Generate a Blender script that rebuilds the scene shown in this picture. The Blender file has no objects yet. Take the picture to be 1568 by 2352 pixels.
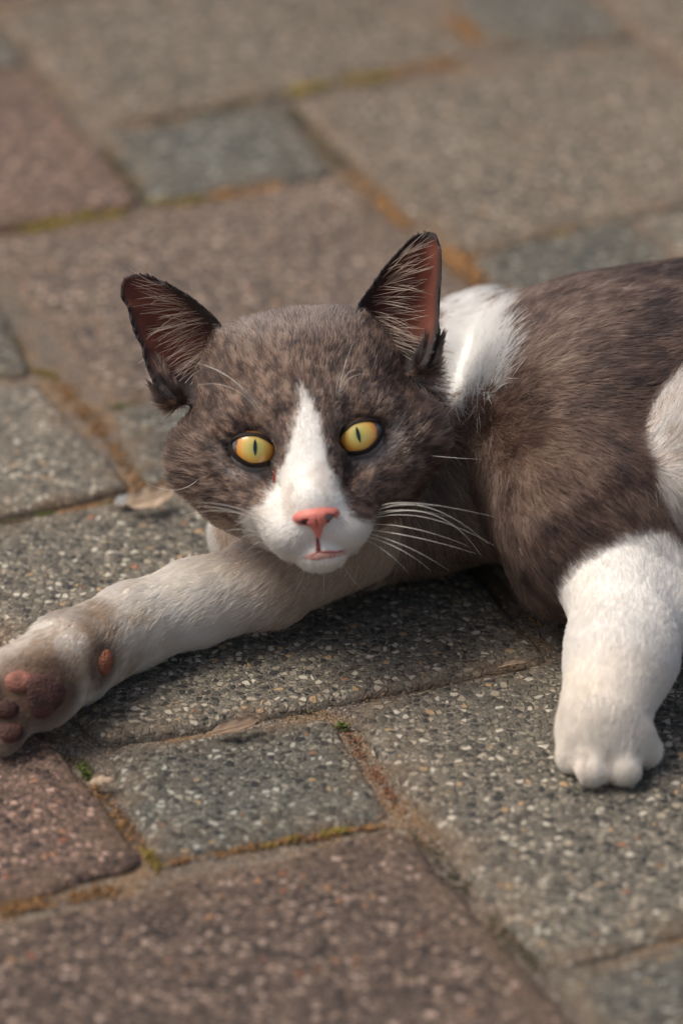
import bpy, math, random
import numpy as np
from mathutils import Vector

rng = np.random.default_rng(11)
random.seed(5)
sc = bpy.context.scene
C = sc.collection
CM = 0.01            # everything below is laid out in centimetres

# ------------------------------------------------------------------ camera
CAM = np.array([0.0, -122.0, 67.6])
FW = -CAM/np.linalg.norm(CAM)
RT = np.array([1.0, 0, 0])
UP = np.cross(RT, FW)
FL = 9000.0
cam_d = bpy.data.cameras.new('camera')
cam = bpy.data.objects.new('camera', cam_d)
C.objects.link(cam)
cam.location = CAM*CM
cam.rotation_euler = (math.radians(90)-math.atan2(67.6, 122.0), 0, 0)
cam_d.sensor_fit = 'HORIZONTAL'
cam_d.sensor_width = 24.0
cam_d.lens = FL/1568.0*24.0
cam_d.clip_start = 0.05
cam_d.clip_end = 100
cam_d.dof.use_dof = True
cam_d.dof.focus_distance = 1.295
cam_d.dof.aperture_fstop = 5.6
sc.camera = cam

# ------------------------------------------------------------------ light
w = bpy.data.worlds.new("World"); sc.world = w; w.use_nodes = True
nt = w.node_tree; nt.nodes.clear()
SUN_EL, SUN_ROT = math.radians(60), math.radians(-88)
sky = nt.nodes.new('ShaderNodeTexSky'); sky.sky_type = 'NISHITA'; sky.sun_disc = False
sky.sun_elevation = SUN_EL; sky.sun_rotation = SUN_ROT
sky.air_density = 1.0; sky.dust_density = 5.0; sky.ozone_density = 1.0
bg = nt.nodes.new('ShaderNodeBackground'); bg.inputs[1].default_value = 0.09
out = nt.nodes.new('ShaderNodeOutputWorld')
ov = nt.nodes.new('ShaderNodeMix'); ov.data_type = 'RGBA'; ov.blend_type = 'MULTIPLY'; ov.inputs[0].default_value = 1.0
ov.inputs[7].default_value = (1.0, .93, .86, 1)      # a milky, thinly overcast sky instead of deep blue
nt.links.new(sky.outputs[0], ov.inputs[6]); nt.links.new(ov.outputs[2], bg.inputs[0]); nt.links.new(bg.outputs[0], out.inputs[0])
sun_d = bpy.data.lights.new('sun', 'SUN'); sun = bpy.data.objects.new('sun', sun_d); C.objects.link(sun)
sun_d.energy = 1.5; sun_d.angle = math.radians(32); sun_d.color = (1.0, 0.95, 0.87)
# direction towards the sun: rotation 0 is +Y, turning towards +X
sdir = Vector((math.sin(SUN_ROT)*math.cos(SUN_EL), math.cos(SUN_ROT)*math.cos(SUN_EL), math.sin(SUN_EL)))
sun.rotation_euler = sdir.to_track_quat('Z', 'Y').to_euler()
sun.location = sdir*5
sc.view_settings.view_transform = 'Standard'; sc.view_settings.look = 'None'
sc.view_settings.gamma = 1; sc.view_settings.exposure = 0.50; sc.view_settings.use_curve_mapping = False
sc.render.engine = 'CYCLES'
sc.cycles.max_bounces = 6; sc.cycles.diffuse_bounces = 3; sc.cycles.transparent_max_bounces = 8
sc.cycles_curves.shape = 'RIBBONS'; sc.cycles_curves.subdivisions = 2

# ------------------------------------------------------------------ helpers
def at(px, py, D):
    return CAM+FW*D+RT*((px-784)/FL*D)+UP*((1176-py)/FL*D)
def gp(px, py, z=0.0):
    d = FW+RT*((px-784)/FL)+UP*((1176-py)/FL)
    return CAM+d*((z-CAM[2])/d[2])
def nrm(v):
    v = np.asarray(v, float)
    return v/np.maximum(np.linalg.norm(v, axis=-1, keepdims=True), 1e-9)

def tag(o, label=None, cat=None, group=None, kind=None):
    if label: o['label'] = label
    if cat: o['category'] = cat
    if group: o['group'] = group
    if kind: o['kind'] = kind
    return o
def empty(name, loc_cm):
    o = bpy.data.objects.new(name, None); o.location = np.asarray(loc_cm)*CM
    o.empty_display_size = .02
    C.objects.link(o); return o
def mesh_obj(name, V, F, mat, parent=None, smooth=True, colors=None):
    """V in world centimetres; F is an int array (n,3|4) or a list of tuples"""
    org = np.zeros(3)
    if parent is not None:
        p = parent
        while p is not None: org = org+np.array(p.location); p = p.parent
    else:
        org = np.asarray(V).mean(0)*CM
        org[2] = np.asarray(V)[:, 2].min()*CM
    me = bpy.data.meshes.new(name)
    V = np.asarray(V, float)*CM-org
    if isinstance(F, np.ndarray) and F.ndim == 2:
        me.vertices.add(len(V)); me.vertices.foreach_set('co', V.astype(np.float32).ravel())
        n = F.shape[1]
        me.loops.add(F.size); me.loops.foreach_set('vertex_index', F.astype(np.int32).ravel())
        me.polygons.add(len(F)); me.polygons.foreach_set('loop_start', np.arange(0, F.size, n, dtype=np.int32))
        me.update(calc_edges=True)
    else:
        me.from_pydata(V.tolist(), [], [tuple(int(i) for i in f) for f in F])
    me.validate()
    if smooth: me.polygons.foreach_set('use_smooth', np.ones(len(me.polygons), bool))
    if colors is not None:
        a = me.color_attributes.new('col', 'FLOAT_COLOR', 'POINT')
        cc = np.ones((len(V), 4), np.float32); cc[:, :3] = colors
        a.data.foreach_set('color', cc.ravel())
    o = bpy.data.objects.new(name, me); C.objects.link(o)
    if parent is not None: o.parent = parent
    else: o.location = org
    if mat: me.materials.append(mat)
    return o

# value noise ------------------------------------------------------
def _hash(i, j, k, s):
    n = (i*374761393+j*668265263+k*2147483647+s*974634777) & 0xFFFFFFFF
    n = ((n ^ (n >> 13))*1274126177) & 0xFFFFFFFF
    n = ((n ^ (n >> 16))*2246822519) & 0xFFFFFFFF
    return ((n ^ (n >> 15)) & 0xFFFF)/65535.0
def noise(P, scale, seed=0):
    Q = np.asarray(P, float)*scale+1000.5
    I = np.floor(Q).astype(np.int64); f = Q-I; f = f*f*(3-2*f)
    r = 0
    for dx in (0, 1):
        for dy in (0, 1):
            for dz in (0, 1):
                wgt = (f[:, 0] if dx else 1-f[:, 0])*(f[:, 1] if dy else 1-f[:, 1])*(f[:, 2] if dz else 1-f[:, 2])
                r = r+wgt*_hash(I[:, 0]+dx, I[:, 1]+dy, I[:, 2]+dz, seed)
    return r*2-1
def fbm(P, scale, seed=0, octs=3):
    return sum(noise(P, scale*2**o, seed+o)*.5**o for o in range(octs))/1.6
def ss(a, b, x):
    t = np.clip((x-a)/(b-a), 0, 1); return t*t*(3-2*t)

# materials ----------------------------------------------------------
def mat(name, col, rough=.6, **kw):
    m = bpy.data.materials.new(name); m.use_nodes = True
    b = m.node_tree.nodes['Principled BSDF']
    b.inputs['Base Color'].default_value = (*col, 1); b.inputs['Roughness'].default_value = rough
    for k, v in kw.items(): b.inputs[k.replace('_', ' ')].default_value = v
    return m
class N:
    """tiny node tree helper"""
    def __init__(s, m): s.t = m.node_tree; s.b = s.t.nodes['Principled BSDF']
    def n(s, typ, **kw):
        x = s.t.nodes.new(typ)
        for k, v in kw.items(): setattr(x, k, v)
        return x
    def l(s, a, b): s.t.links.new(a, b)
    def math(s, op, a, b=None, clamp=False):
        x = s.n('ShaderNodeMath', operation=op, use_clamp=clamp)
        for i, v in enumerate((a, b)):
            if v is None: continue
            if isinstance(v, (int, float)): x.inputs[i].default_value = v
            else: s.l(v, x.inputs[i])
        return x.outputs[0]
    def mix(s, f, a, b, typ='MIX'):
        x = s.n('ShaderNodeMix', data_type='RGBA', blend_type=typ)
        for i, v in ((0, f), (6, a), (7, b)):
            if isinstance(v, (int, float)): x.inputs[i].default_value = v
            elif isinstance(v, tuple): x.inputs[i].default_value = (*v, 1)
            else: s.l(v, x.inputs[i])
        return x.outputs[2]
    def ramp(s, f, stops, mode='LINEAR'):
        x = s.n('ShaderNodeValToRGB'); cr = x.color_ramp; cr.interpolation = mode
        while len(cr.elements) > 1: cr.elements.remove(cr.elements[-1])
        cr.elements[0].position = stops[0][0]; cr.elements[0].color = (*stops[0][1], 1)
        for p, c in stops[1:]:
            e = cr.elements.new(p); e.color = (*c, 1)
        s.l(f, x.inputs[0]); return x.outputs[0]
    def noise(s, vec, scale, detail=3, rough=.5):
        x = s.n('ShaderNodeTexNoise'); x.inputs['Scale'].default_value = scale
        x.inputs['Detail'].default_value = detail; x.inputs['Roughness'].default_value = rough
        s.l(vec, x.inputs['Vector']); return x.outputs[0]
    def bump(s, h, strength, dist, normal=None):
        x = s.n('ShaderNodeBump'); x.inputs['Strength'].default_value = strength; x.inputs['Distance'].default_value = dist
        s.l(h, x.inputs['Height'])
        if normal is not None: s.l(normal, x.inputs['Normal'])
        return x.outputs[0]

def paver_material():
    m = mat('exposed_aggregate', (.2, .2, .2), .85)
    k = N(m); pos = k.n('ShaderNodeNewGeometry').outputs['Position']
    oi = k.n('ShaderNodeObjectInfo')
    # warp
    nz = k.n('ShaderNodeTexNoise'); nz.inputs['Scale'].default_value = 300; k.l(pos, nz.inputs['Vector'])
    vm = k.n('ShaderNodeVectorMath', operation='MULTIPLY_ADD'); k.l(nz.outputs[1], vm.inputs[0]); vm.inputs[1].default_value = (.0016,)*3; k.l(pos, vm.inputs[2])
    P = vm.outputs[0]
    def grains(scale, rnd=1.0):
        v = k.n('ShaderNodeTexVoronoi', feature='F1'); v.inputs['Scale'].default_value = scale; v.inputs['Randomness'].default_value = rnd
        k.l(P, v.inputs['Vector'])
        e = k.n('ShaderNodeTexVoronoi', feature='DISTANCE_TO_EDGE'); e.inputs['Scale'].default_value = scale; e.inputs['Randomness'].default_value = rnd
        k.l(P, e.inputs['Vector'])
        sep = k.n('ShaderNodeSeparateColor'); k.l(v.outputs['Color'], sep.inputs[0])
        return v.outputs['Distance'], e.outputs['Distance'], sep.outputs
    d1, e1, c1 = grains(365)
    d2, e2, c2 = grains(800)
    tint = oi.outputs['Color']
    stones = k.ramp(c1[0], [(0, (.035, .037, .04)), (.20, (.075, .072, .066)), (.34, (.15, .135, .115)), (.50, (.26, .23, .19)),
                           (.68, (.38, .335, .27)), (.82, (.55, .51, .44)), (.945, (.42, .29, .17)), (.975, (.30, .15, .09)), (.985, (.58, .55, .50))], 'CONSTANT')
    fine = k.ramp(c2[0], [(0, (.05, .05, .05)), (.3, (.13, .12, .105)), (.6, (.21, .19, .16)), (.85, (.33, .30, .25))], 'CONSTANT')
    tone = k.noise(pos, 25, 4)
    matrix = k.mix(tone, (.085, .082, .072), (.17, .158, .135))
    fine = k.mix(k.math('MULTIPLY', k.math('SUBTRACT', e2, .06), 9, True), matrix, fine)
    # a coarse grain shows where its random value says so and away from its rim
    show = k.math('MULTIPLY', k.math('GREATER_THAN', c1[1], .22), k.math('MULTIPLY', k.math('SUBTRACT', e1, .10), 12, True), True)
    col = k.mix(show, fine, stones)
    col = k.mix(1.0, col, tint, 'MULTIPLY')
    blot = k.math('ADD', .55, k.math('ADD', k.math('MULTIPLY', k.noise(pos, 75, 2, .6), .55), k.math('MULTIPLY', k.noise(pos, 170, 2, .6), .42)))
    cb = k.n('ShaderNodeCombineColor')
    for i_ in range(3): k.l(blot, cb.inputs[i_])
    col = k.mix(1.0, col, cb.outputs[0], 'MULTIPLY')
    # worn patches and dirt
    big = k.noise(pos, 9, 5, .6)
    dirt = k.math('MULTIPLY', k.math('SUBTRACT', big, .45), 2.4, True)
    col = k.mix(k.math('MULTIPLY', dirt, .30), col, k.mix(1.0, (.30, .27, .23), tint, 'MULTIPLY'))
    # rusty dust towards the edges: stored per vertex
    at_ = k.n('ShaderNodeAttribute', attribute_name='col'); sepa = k.n('ShaderNodeSeparateColor'); k.l(at_.outputs['Color'], sepa.inputs[0])
    dust = k.math('MULTIPLY', sepa.outputs[0], k.math('MULTIPLY', k.math('SUBTRACT', k.noise(pos, 60, 3), .35), 3, True), True)
    col = k.mix(k.math('MULTIPLY', dust, .75), col, (.20, .135, .085))
    k.l(col, k.b.inputs['Base Color'])
    h1 = k.math('MULTIPLY', show, k.math('MINIMUM', k.math('MULTIPLY', e1, 2.2), .5))
    hh = k.math('ADD', k.math('ADD', h1, k.math('MULTIPLY', k.math('MINIMUM', e2, .3), .5)), k.math('MULTIPLY', k.noise(pos, 1500, 2), .25))
    k.l(k.bump(hh, .9, .0011), k.b.inputs['Normal'])
    k.l(k.math('SUBTRACT', .9, k.math('MULTIPLY', show, .25)), k.b.inputs['Roughness'])
    k.b.inputs['Specular IOR Level'].default_value = .35
    return m

def sand_material():
    m = mat('joint_sand', (.2, .13, .08), .95)
    k = N(m); pos = k.n('ShaderNodeNewGeometry').outputs['Position']
    a = k.noise(pos, 22, 4, .6); b = k.noise(pos, 700, 3, .6)
    col = k.ramp(a, [(.30, (.12, .10, .08)), (.47, (.165, .13, .10)), (.58, (.23, .14, .07)), (.66, (.15, .125, .10))])
    v = k.n('ShaderNodeTexVoronoi'); v.inputs['Scale'].default_value = 1100; k.l(pos, v.inputs['Vector'])
    sp = k.n('ShaderNodeSeparateColor'); k.l(v.outputs['Color'], sp.inputs[0])
    col = k.mix(k.math('MULTIPLY', k.math('GREATER_THAN', sp.outputs[0], .72), .5), col, (.38, .32, .25))
    col = k.mix(k.math('MULTIPLY', k.math('LESS_THAN', sp.outputs[0], .2), .5), col, (.04, .035, .03))
    k.l(col, k.b.inputs['Base Color'])
    k.l(k.bump(k.math('ADD', k.math('MULTIPLY', b, .6), v.outputs['Distance']), .8, .001), k.b.inputs['Normal'])
    return m
M_PAVER = paver_material(); M_SAND = sand_material()

# ------------------------------------------------------------------ pavement
S_, L_ = 1.0, 2.15
LM = [((0, 0), (222, 300)), ((S_, 0), (650, 222)), ((S_, S_), (785, 395)), ((0, S_), (338, 468)), ((L_, 0), (1112, 112)),
      ((S_, L_), (1060, 592)), ((S_-L_, S_+L_), (240, 932)), ((S_-L_, 2*S_+L_), (320, 1118)),
      ((2*S_-2*L_, 2*S_+2*L_), (228, 1716)), ((3*S_-2*L_, 2*S_+2*L_), (772, 1622)), ((3*S_-2*L_, 3*S_+2*L_), (925, 1878)),
      ((2*S_-2*L_, 3*S_+2*L_), (352, 1982)), ((3*S_-2*L_, 2*S_+3*L_), (1246, 2238)), ((2*S_-L_, 2*S_+2*L_), (1288, 1520)),
      ((S_-L_, S_), (-70, 545)), ((S_-L_, 2*S_), (95, 870)), ((L_, -S_), (1005, -35)), ((0, -L_), (-30, 20))]
ab = np.array([l[0] for l in LM]); gxy = np.array([gp(*l[1])[:2] for l in LM])
AA = np.c_[ab, np.ones(len(ab))]
wt = np.ones(len(ab)); wt[-4:] = .2
aff = np.linalg.lstsq(AA*wt[:, None], gxy*wt[:, None], rcond=None)[0]
resid = gxy-AA@aff
def lat(a, b):
    q = np.array([a, b]); g = np.array([a, b, 1])@aff
    d = np.hypot(*(ab-q).T)
    if d.min() < 1e-6: return gxy[d.argmin()]
    k_ = np.exp(-(d/.7)**2); return g+(k_[:, None]*resid).sum(0)/max(k_.sum(), 1.0)
SS = np.linalg.norm(lat(1, 0)-lat(0, 0))
print('sett size cm', SS, 'aff', aff, 'max resid', np.abs(resid).max(0))

ground = None
def build_ground():
    global ground
    pav = mesh_obj('ground', *ground_sheet(), M_SAND)
    tag(pav, kind='structure')
    ground = pav
def joint_h(X, Y):
    P = np.stack([X, Y, 0*X], -1)
    return -.27+.16*fbm(P, .35, 3)+.10*fbm(P, 1.7, 9)
def ground_sheet():
    def grid(x0, x1, y0, y1, st):
        xs = np.arange(x0, x1+st/2, st); ys = np.arange(y0, y1+st/2, st)
        X, Y = np.meshgrid(xs, ys, indexing='ij')
        n, m_ = X.shape
        Z = joint_h(X.ravel(), Y.ravel())
        V = np.stack([X.ravel(), Y.ravel(), Z], -1)
        i = np.arange(n*m_).reshape(n, m_)
        return V, np.stack([i[:-1, :-1], i[1:, :-1], i[1:, 1:], i[:-1, 1:]], -1).reshape(-1, 4)
    V1, F1 = grid(-38, 38, -50, 90, .4)
    # wide low apron reaching far out
    ring = np.array([[-38, -50], [38.0, -50], [38, 90], [-38, 90]])
    V2 = np.array([[x*400 if abs(x) > 1 else x, y*400, -.7] for x, y in ((-30, -30), (30, -30), (30, 30), (-30, 30))]+[[x, y, -.7] for x, y in ring])
    F2 = np.array([[0, 1, 5, 4], [1, 2, 6, 5], [2, 3, 7, 6], [3, 0, 4, 7]])
    return np.r_[V1, V2], np.r_[F1, F2+len(V1)]
build_ground()

GREY = (1.04, 1.03, .97); BLUE = (.74, .79, .78); RED = (.95, .70, .65); BROWN = (1.02, .94, .85)
DUST = (1.12, 1.0, .92); PINK = (1.05, .88, .81); REDD = (.74, .59, .55)
def paver(quad, col, n, gap=.22, label=None):
    """quad: four ground corners (cm) in order (a,b)=(0,0),(1,0),(1,1),(0,1)"""
    q = np.array(quad)
    c = q.mean(0)
    size = np.linalg.norm(q[1]-q[0])
    s = np.linspace(-1, 1, n)
    # crowd samples to the rim
    s = np.sign(s)*(1-(1-np.abs(s))**1.35)
    A, B = np.meshgrid(s, s, indexing='ij'); a = A.ravel(); b = B.ravel()
    # rounded corners
    rr = .8/size*2
    ca = np.maximum(np.abs(a)-(1-rr), 0)/rr; cb = np.maximum(np.abs(b)-(1-rr), 0)/rr
    over = np.sqrt(np.maximum(ca**2+cb**2, 1e-9)); mx = np.maximum(np.maximum(ca, cb), 1e-9)
    f = np.where((ca > 0) & (cb > 0), mx/over, 1)
    a2 = np.where((ca > 0) & (cb > 0), np.sign(a)*((1-rr)+rr*ca*f), a); b2 = np.where((ca > 0) & (cb > 0), np.sign(b)*((1-rr)+rr*cb*f), b)
    sh = 1-2*gap/size
    a2 = a2*sh; b2 = b2*sh
    u = (a2+1)/2; v = (b2+1)/2
    xy = (q[0]*((1-u)*(1-v))[:, None]+q[1]*(u*(1-v))[:, None]+q[2]*(u*v)[:, None]+q[3]*((1-u)*v)[:, None])
    edge = np.minimum(1-np.abs(a), 1-np.abs(b))*size/2       # distance to the rim, cm
    P = np.c_[xy, 0*u]
    out_ = nrm(xy-c)
    wob = fbm(P, .9, 21)*.20+fbm(P, 3.5, 5)*.07
    xy = xy+out_*(wob*np.exp(-edge/.5))[:, None]
    P = np.c_[xy, 0*u]
    tilt = rng.normal(0, .006, 2); dz = rng.normal(0, .05)
    er = .42+.25*fbm(P, .6, 40)
    t = np.clip(1-edge/np.maximum(er*1.3, .15), 0, 1)
    z = dz+(xy-c)@tilt+.10*fbm(P, .22, 31)+.05*fbm(P, 2.2, 8)-.24*t**2.2-.05*(t > 0)*fbm(P, 5, 77)
    k_ = np.exp(-edge/.9)
    dust = np.clip(k_*1.1+.0, 0, 1)
    V = np.c_[xy, z]
    i = np.arange(n*n).reshape(n, n)
    F = np.stack([i[:-1, :-1], i[1:, :-1], i[1:, 1:], i[:-1, 1:]], -1).reshape(-1, 4)
    loop = np.r_[i[:-1, 0], i[-1, :-1], i[:0:-1, -1], i[0, :0:-1]]
    lo = V[loop].copy(); lo[:, 2] = -2.2; j = len(V)+np.arange(len(loop))
    Fs = np.stack([loop, j, np.roll(j, -1), np.roll(loop, -1)], -1)
    cols = np.zeros((len(V)+len(lo), 3)); cols[:len(V), 0] = dust; cols[len(V):, 0] = 1
    Vn = np.r_[V, lo]; Fn = np.r_[F, Fs]
    # face winding: up
    v0, v1, v2 = Vn[F[0, 0]], Vn[F[0, 1]], Vn[F[0, 2]]
    if np.cross(v1-v0, v2-v0)[2] < 0: Fn = Fn[:, ::-1]
    o = mesh_obj('paver', Vn, Fn, M_PAVER, ground, colors=cols)
    j_ = rng.uniform(.94, 1.06)
    o.color = (col[0]*j_, col[1]*j_, col[2]*j_, 1)
    if label: o['label'] = label
    return o

def palette_small(m_, n_): return BLUE
big_cols = {(0, 0): GREY, (1, -1): GREY}
for m_ in range(-6, 6):
    for n_ in range(-5, 5):
        a0, b0 = m_*L_+n_*S_, -m_*S_+n_*L_
        # small sett and the large paver to its right
        qs = [lat(a0, b0), lat(a0+S_, b0), lat(a0+S_, b0+S_), lat(a0, b0+S_)]
        qb = [lat(a0+S_, b0), lat(a0+S_+L_, b0), lat(a0+S_+L_, b0+L_), lat(a0+S_, b0+L_)]
        for kind, q in (('s', qs), ('b', qb)):
            c = np.mean(q, 0)
            near = -40 < c[1] < 80 and abs(c[0]) < 30+max(0, c[1])*.1
            if not near: continue
            if kind == 's':
                col = BLUE
            else:
                col = {(0, 0): BROWN, (-1, 1): GREY, (-1, 0): PINK, (-1, -1): RED, (-2, 2): GREY, (-3, 2): REDD,
                       (-2, 1): GREY, (-3, 1): RED, (-2, 0): GREY, (0, -1): BROWN}.get((m_, n_), None)
                if col is None: col = random.choice([GREY, DUST, BROWN, RED])
            o = paver(q, col, 25 if kind == 's' else 41, gap=.20)

# ------------------------------------------------------------------ the cat: one distance field, one body mesh
ROLL = math.radians(7.1)
HD = 127.0
HS = HD/131.0          # head units: 1 unit = HS cm
HU = RT*math.cos(ROLL)+UP*math.sin(ROLL)
HV = -RT*math.sin(ROLL)+UP*math.cos(ROLL)
HO = at(704, 1012, HD)
HW = nrm(CAM-HO)                       # the face looks up at whoever stands there
HU = nrm(HU-HW*(HU@HW)); HV = np.cross(HW, HU)
def HL(u, v, w): return HO+(HU*u+HV*v+HW*w)*HS
def to_head(P): d = (np.asarray(P)-HO)/HS; return np.stack([d@HU, d@HV, d@HW], -1)
HR = np.stack([HU, HV, HW])
def hp(px, py):
    du = px-704; dv = 1012-py; k_ = HD/HS/FL
    return (du*math.cos(ROLL)+dv*math.sin(ROLL))*k_, (-du*math.sin(ROLL)+dv*math.cos(ROLL))*k_
I3 = np.eye(3)

prims = []
def ell(c, r, k=1.0, R=None, comb=None, tagn='torso', sub=False):
    prims.append(dict(t='e', c=np.array(c, float), r=np.array(r, float), k=k, R=I3 if R is None else R, comb=comb, tag=tagn, sub=sub))
def cap(a, b, ra, rb, k=1.0, comb=None, tagn='torso'):
    a, b = np.array(a, float), np.array(b, float)
    prims.append(dict(t='c', a=a, b=b, ra=ra, rb=rb, k=k, comb=nrm(b-a) if comb is None else comb, tag=tagn, sub=False))
def pdist(p, P):
    if p['t'] == 'e':
        q = (P-p['c'])@p['R'].T/p['r']
        k0 = np.sqrt((q**2).sum(-1)); k1 = np.sqrt(((q/p['r'])**2).sum(-1))+1e-6
        return k0*(k0-1)/k1
    if p['t'] == 'c':
        ab_ = p['b']-p['a']; h = np.clip(((P-p['a'])@ab_)/(ab_@ab_), 0, 1)
        return np.linalg.norm(P-p['a']-h[..., None]*ab_, axis=-1)-(p['ra']+(p['rb']-p['ra'])*h)
    return p['f'](P)
def pbox(p, pad):
    if p['t'] == 'e':
        e = np.sqrt(((p['R'].T*p['r'])**2).sum(1)); return p['c']-e-pad, p['c']+e+pad
    if p['t'] == 'c':
        m_ = max(p['ra'], p['rb'])+pad
        return np.minimum(p['a'], p['b'])-m_, np.maximum(p['a'], p['b'])+m_
    return p['lo']-.3, p['hi']+.3
BACK = nrm([1, .25, -.25])
# torso
CR0 = np.stack([RT, UP, -FW])
ell(at(1120, 985, 138.0), (3.7, 4.75, 3.4), comb=nrm([1, .1, -.2]), R=CR0, tagn='neck')
ell(gp(1345, 1000, 5.0), (4.5, 6.4, 4.5), 1.4, comb=BACK)
ell(gp(1500, 985, 5.1), (6, 6.6, 4.7), 2, comb=BACK)
ell(gp(1760, 940, 5.2), (6.5, 6.7, 4.9), 2, comb=BACK)
ell(gp(2080, 880, 5.1), (7, 6.8, 4.9), 2, comb=BACK)
ell(gp(2400, 850, 4.9), (5.5, 6.2, 4.7), 2, comb=BACK)
ell(gp(900, 1085, 3.5), (4.6, 4.2, 3.1), 1.6, comb=nrm([.5, -.4, -.8]), tagn='chest')
ell(gp(700, 1190, 3.0), (2.6, 2.6, 2.3), 1.2, comb=nrm([-.2, -.6, -.7]), tagn='chest')
ell(gp(570, 1222, 2.2), (1.25, 1.4, 1.35), .5, comb=nrm([-.3, -.3, -1]), tagn='bib')
# neck from the skull to the shoulders
cap(HL(.2, -.6, -4.8), at(1020, 940, 138.0), 2.9, 3.2, .8, comb=nrm([1, 0, -.25]), tagn='neck')
# near shoulder and upper arm
cap(gp(1345, 1020, 6.2), gp(1360, 1180, 5.0), 2.3, 2.4, 1.8, comb=nrm([1, -.35, -.5]))
cap(gp(1360, 1180, 5.0), gp(1430, 1290, 3.9), 2.5, 1.9, 1.5, comb=nrm([.8, -.6, -.5]), tagn='arm')
ell(gp(1290, 1290, 2.6), (1.5, 1.6, 1.7), 1.0, comb=nrm([.4, -.5, -.8]))
# near forearm
cap(gp(1432, 1290, 3.9), gp(1428, 1500, 2.7), 1.78, 1.66, .9, tagn='rleg')
cap(gp(1428, 1500, 2.7), gp(1386, 1645, 1.75), 1.66, 1.42, .7, tagn='rleg')
cap(gp(1450, 1360, 3.3), gp(1540, 1390, 3.0), 1.7, 1.5, .9, tagn='rleg', comb=nrm([-.1, -1, -.4]))
ell(gp(1388, 1696, 1.2), (1.44, 1.2, .95), .5, comb=nrm([0, -1, -.25]), tagn='rpaw')
for px, py, r in ((1316, 1736, .56), (1362, 1764, .60), (1432, 1762, .60), (1482, 1722, .55)):
    cap(gp(1392+(px-1392)*.62, 1680, 1.45), gp(px, py, .74), r*1.05, r*.94, .33, comb=nrm([0, -1, -.5]), tagn='rpaw')
# far foreleg, stretched to the left along the ground
cap(gp(800, 1200, 3.4), gp(620, 1332, 2.1), 1.85, 1.42, 1.2, tagn='lleg', comb=nrm([-.7, -.2, -.8]))
cap(gp(620, 1332, 2.1), gp(450, 1382, 1.75), 1.42, 1.33, .4, tagn='lleg')
cap(gp(450, 1382, 1.75), gp(308, 1434, 1.6), 1.33, 1.30, .4, tagn='lleg')
cap(gp(308, 1434, 1.6), gp(160, 1510, 1.65), 1.30, 1.40, .4, tagn='lleg')
cap(gp(160, 1510, 1.65), gp(85, 1568, 1.75), 1.40, 1.50, .4, tagn='lpaw')
for px, py, z, r in ((18, 1528, 2.5, .56), (-42, 1580, 2.2, .56), (-48, 1650, 1.4, .54), (10, 1690, .8, .54)):
    cap(gp(80, 1585, 1.6), gp(px, py, z), .9, r, .30, tagn='lpaw')
# hind thigh with its white inner side, hind leg and tail (right of the frame)
ell(gp(1672, 1040, 6.8), (2.9, 2.7, 2.6), .8, comb=nrm([-.35, -.5, -1]), tagn='thigh')
cap(gp(1740, 1040, 6.6), gp(2000, 1000, 6.0), 2.6, 3.6, 1.2, tagn='thigh', comb=nrm([-.5, -.2, -.8]))
cap(gp(1690, 1130, 5.5), gp(1980, 1350, 2.2), 1.8, 1.1, .8, tagn='torso')
cap(gp(1980, 1350, 2.2), gp(1900, 1520, .9), 1.0, .8, .5, tagn='rpaw')
cap(gp(2300, 1000, 4), gp(2650, 1250, 1.3), 3, 1.2, 1.0)
cap(gp(2650, 1250, 1.3), gp(2450, 1480, 1.0), 1.15, .9, .5)
cap(gp(2450, 1480, 1.0), gp(2150, 1560, .9), .9, .6, .5)
# head
CR = np.stack([RT, UP, -FW])
def he(c, r, k=.8, R=None, sub=False): ell(HL(*c), np.array(r)*HS, k, (HR if R is None else R@HR), None, 'head', sub)
def hc(a, b, ra, rb, k=.7): cap(HL(*a), HL(*b), ra*HS, rb*HS, k, None, 'head')
he((0, .75, -3.9), (3.7, 3.62, 3.7))
he((0, -.1, -2.5), (4.05, 2.7, 2.35))
for s in (-1, 1):
    he((s*2.85, -.25, -2.0), (1.65, 1.45, 1.6), .8)
    he((s*1.65, 2.25, -3.4), (1.8, 1.78, 2.2), .8)
    hc((s*4.75, 3.1, -2.45), (s*4.40, 2.0, -2.3), .16, .34, .2)
    he((s*1.75, .85, -.95), (1.25, .8, 1.0), .8)
    hc((s*.75, .98, -.30), (s*2.5, 1.05, -1.45), .46, .50, .5)
    hc((s*2.7, -1.2, -1.2), (s*1.15, -2.45, .35), .75, .62, .7)
    he((s*.76, -2.90, .85), (.98, .78, .92), .6)
    hc((s*.75, -3.3, -.3), (s*2.3, -1.5, -2.6), .65, 1.3, .8)
hc((0, 1.6, -1.6), (0, -.3, -.0), 1.25, .95, .9)
hc((0, -.3, -.0), (0, -2.0, 1.38), .95, .86, .7)
he((0.02, -3.78, .75), (.85, .55, .8), .3)
def rot2(a):
    c_, s_ = math.cos(a), math.sin(a); return np.array([[c_, s_, 0], [-s_, c_, 0], [0, 0, 1]])
EYE = {}
for s in (-1, 1):
    a = s*math.radians(20)
    EYE[s] = (np.array([s*1.775, -.04, -.72]), a)
    he((s*1.775, -.04, .45), (.77, .56, 1.15), .12, rot2(a), sub=True)
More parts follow.
